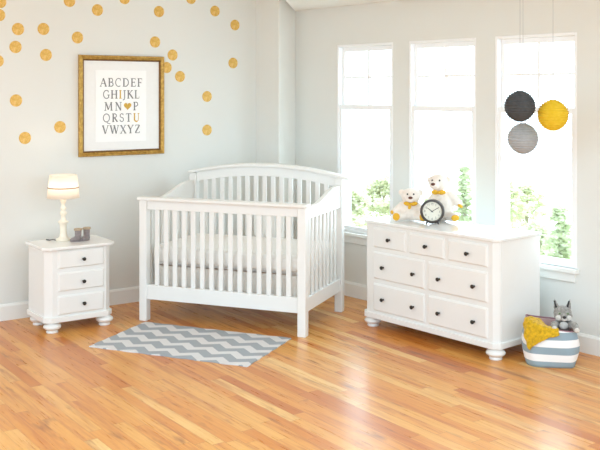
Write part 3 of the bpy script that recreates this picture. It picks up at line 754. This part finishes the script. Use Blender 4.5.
# numerals as seven-stroke digits
DG = {'0': [arcp(.5, .5, .3, .5, 0, 360, 16)], '1': [[(.3, .8), (.5, 1), (.5, 0)]], '2': [arcp(.5, .72, .3, .28, 160, -30, 8)+[(.2, 0), (.82, 0)]],
      '3': [arcp(.48, .75, .28, .25, 150, -90, 8)+arcp(.48, .25, .3, .25, 90, -150, 8)], '4': [[(.7, 0), (.7, 1), (.15, .3), (.9, .3)]],
      '5': [[(.8, 1), (.28, 1), (.24, .55)]+arcp(.48, .3, .3, .3, 110, -150, 9)], '6': [arcp(.5, .3, .28, .3, 0, 360, 14), [(.24, .4), (.4, .8), (.68, 1)]],
      '7': [[(.2, 1), (.82, 1), (.42, 0)]], '8': [arcp(.5, .76, .23, .24, 0, 360, 12), arcp(.5, .26, .29, .26, 0, 360, 12)], '9': [arcp(.5, .7, .28, .3, 0, 360, 14), [(.76, .6), (.6, .2), (.32, 0)]]}
num = MB(); nh = .0135
for k in range(1, 13):
    a = math.radians(30*k); px_, pz_ = .054*math.sin(a), cz+.054*math.cos(a); st_ = str(k)
    for i, c in enumerate(st_):
        ox = px_-nh*.75*len(st_)/2+i*nh*.75; oz = pz_-nh/2
        for line in DG[c]:
            num.tube([(ox+p*nh*.75, -.0150, oz+q*nh) for p, q in line], .0010, 4)
num.build('numerals', 'black', ck)
tk = MB()
for k in range(60):
    a = math.radians(6*k); d = (math.sin(a), math.cos(a)); r0, r1 = (.0635 if k % 5 else .062), .066; n_ = (d[1]*.0005, -d[0]*.0005)
    tk.prism([(d[0]*r0+n_[0], cz+d[1]*r0+n_[1]), (d[0]*r1+n_[0], cz+d[1]*r1+n_[1]), (d[0]*r1-n_[0], cz+d[1]*r1-n_[1]), (d[0]*r0-n_[0], cz+d[1]*r0-n_[1])], -.0150, -.0144, lambda a, b, z: (a, z, b))
tk.build('minute_track', 'black', ck)

# ------------------------------------------------------------------ paper lanterns
def lantern(label, x, y, z, r, mat):
    t = thing('paper_lantern', label, 'lantern', (x, y, z), 0, 'paper lanterns hanging by the window')
    n = 15; prof = []; a0 = math.asin(.22)
    for k in range(n):
        A, B = -PI/2+a0+(PI-2*a0)*k/n, -PI/2+a0+(PI-2*a0)*(k+1)/n
        for q in (0, .25, .5, .75):
            a = A+(B-A)*q; rr_ = r*(1-.07*math.sin(PI*q)); prof.append((rr_*math.cos(a), 1.0*rr_*math.sin(a)))
    prof.append((r*math.cos(PI/2-a0), 1.0*r*math.sin(PI/2-a0)))
    MB().lathe(prof, 48).build('paper_shade', mat, t, smooth=True)
    rt = r*.22; zt = 1.0*r*math.cos(a0)
    w = MB(); w.tube([(rt*math.cos(i*PI/12), rt*math.sin(i*PI/12), zt) for i in range(25)], .0012, 5); w.tube([(-rt, 0, zt), (0, 0, zt+.012), (rt, 0, zt)], .001, 5)
    w.build('wire_frame', 'wire', t)
    MB().tube([(0, 0, zt+.012), (0, 0, 2.582-z)], .0013, 6).build('string', 'string', t)
def lp(px, py, D): return ((px-300)/915.29*D, D, 1.815-(py-91.74)*D/915.29)
lantern('charcoal grey round paper lantern hanging above the lighter grey one', *lp(520, 106.3, 6.0), .1045, 'paper_dark')
lantern('light grey round paper lantern, lowest of the three', *lp(523, 138.5, 6.22), .1075, 'paper_grey')
lantern('yellow round paper lantern hanging right of the grey ones', *lp(553, 115.3, 6.0), .1045, 'paper_yellow')

# ------------------------------------------------------------------ toy basket
BX, BY = 1.678, 6.135; BA = -.16
bk = thing('storage_basket', 'blue and white striped cloth basket on the floor beside the dresser', 'basket', (BX, BY, 0), BA)
BH = .275
def bpt(th, t, off=0):
    """point on the basket wall: th around, t 0 base .. 1 rim"""
    a = .158+.022*math.sin(PI*min(1, t*1.0))+.004*t+off; b = .125+.014*math.sin(PI*t)+.002*t+off
    c, s = math.cos(th), math.sin(th); e = .62
    x = a*math.copysign(abs(c)**e, c); y = b*math.copysign(abs(s)**e, s)
    z = BH*t*(1+.03*math.sin(2*th+.6)*t-.06*max(0, -s)*t-.10*c*t)
    x += .004*math.sin(5*th+6*t); y += .004*math.sin(4*th+1+5*t)
    return Vector((x, y, z))
m = MB(); n = 64; prev = None; nt = 14
for j in range(nt+1):
    ring = [m.bm.verts.new(bpt(2*PI*i/n, j/nt)) for i in range(n)]
    if prev:
        for i in range(n): m.bm.faces.new((prev[i], prev[(i+1) % n], ring[(i+1) % n], ring[i]))
    else: m.bm.faces.new(ring[::-1])
    prev = ring
m.build('cloth_wall', 'stripes', bk, smooth=True)
m = MB(); prev = None
for j in range(nt+1):
    ring = [m.bm.verts.new(bpt(2*PI*i/n, j/nt, -.006)+Vector((0, 0, .008*(1-j/nt)))) for i in range(n)]
    if prev:
        for i in range(n): m.bm.faces.new((prev[i], prev[(i+1) % n], ring[(i+1) % n], ring[i]))
    else: m.bm.faces.new(ring[::-1])
    prev = ring
m.build('liner', 'liner', bk, smooth=True)
MB().tube([bpt(2*PI*i/n, 1, -.003) for i in range(n+1)], .005, 6).build('rim_piping', 'handle', bk, smooth=True)
# mustard throw spilling over the front-left rim
m = MB(); nu, nv = 40, 34; g = []; th0, th1 = math.radians(198), math.radians(276)
for i in range(nu+1):
    f = i/nu; th = th0+(th1-th0)*f; tip = .42
    drop = (f/tip if f < tip else (1-f)/(1-tip)); drop = .03+.135*max(0, drop)**.9
    row = []
    for j in range(nv+1):
        q = j/nv
        if q < .45:   # lying inside, heaped up towards the middle
            k = 1-q/.45; p = bpt(th, 1, .010); c = Vector((.0, .012, p.z+.008))
            v = p.lerp(c, k*.62); v.z = p.z+.007+.004*math.sin(PI*min(1, k*1.2))+.004*math.sin(i*.9)*math.sin(j*.8)-.02*k*k
        else:
            k = (q-.45)/.55; z = drop*k; v = bpt(th, max(0, 1-z/BH), .012+.005*math.sin(i*.8+j*.25)*k)
        row.append(m.bm.verts.new(v))
    g.append(row)
for i in range(nu):
    for j in range(nv): m.bm.faces.new((g[i][j], g[i+1][j], g[i+1][j+1], g[i][j+1]))
o = m.build('throw_blanket', 'throw', smooth=True, loc=(BX, BY, 0), rotz=BA)
k = o.modifiers.new('t', 'SOLIDIFY'); k.thickness = .009; k.offset = 0
tag(o, 'mustard yellow knitted throw draped over the striped basket rim', 'blanket')
# plush wolf pup sitting in the basket
wf = thing('plush_wolf', 'grey plush wolf pup peeking out of the striped basket', 'stuffed toy', (BX+.082, BY+.005, .0), -.12)
Zr = .265
m = MB(); m.ell((0, .02, .17), (.055, .05, .10)).ell((0, .01, .25), (.05, .045, .06))
m.ell((0, -.01, Zr+.068), (.062, .052, .050)).ell((-.03, -.03, Zr+.055), (.032, .03, .03)).ell((.03, -.03, Zr+.055), (.032, .03, .03)).ell((0, -.05, Zr+.05), (.024, .03, .021))
m.limb((-.04, 0, Zr-.015), (-.072, -.10, Zr+.012), .025, .021).limb((.045, 0, Zr-.01), (.062, -.11, Zr+.012), .027, .023)
m.limb((-.072, -.10, Zr+.012), (-.072, -.125, Zr-.005), .021, .021).limb((.062, -.11, Zr+.012), (.068, -.14, Zr-.01), .023, .022)
m.build('body', 'wolf', wf, remesh=.006)
def ear(sx):
    m = MB(); 
    for i in range(7):
        t_ = i/6; m.ell((sx*(.036+.014*t_), 0, Zr+.10+.052*t_), (.019*(1-t_)+.004, .010*(1-t_)+.004, .012))
    o = m.build('ear', 'wolf', wf, remesh=.005)
    MB().tube([(sx*(.036+.012*t_)-.006, -.014+.006*t_, Zr+.105+.045*t_) for t_ in (0, .33, .66, 1)], .0055, 8).build('ear_lining', 'black', o, smooth=True)
ear(-1); ear(1)
MB().ell((-.031, -.051, Zr+.046), (.022, .016, .020)).ell((.031, -.051, Zr+.046), (.022, .016, .020)).ell((0, -.072, Zr+.040), (.018, .012, .012)).build('muzzle', 'wolflight', wf, smooth=True)
MB().ell((0, -.055, Zr-.005), (.030, .012, .026)).build('chest', 'wolflight', wf, smooth=True)
MB().ell((0, -.083, Zr+.056), (.012, .010, .010)).build('nose', 'black', wf, smooth=True)
for sx in (-.026, .026): 
    e_ = MB().ell((sx, -.058, Zr+.076), (.009, .006, .007)).build('eye', 'eyegreen', wf, smooth=True)
    MB().ell((sx, -.0635, Zr+.076), (.004, .002, .0045)).build('pupil', 'black', e_, smooth=True)
MB().ell((-.072, -.143, Zr-.002), (.016, .008, .015)).build('paw', 'wolflight', wf, smooth=True)
MB().ell((.068, -.160, Zr-.008), (.017, .008, .016)).build('paw', 'wolflight', wf, smooth=True)
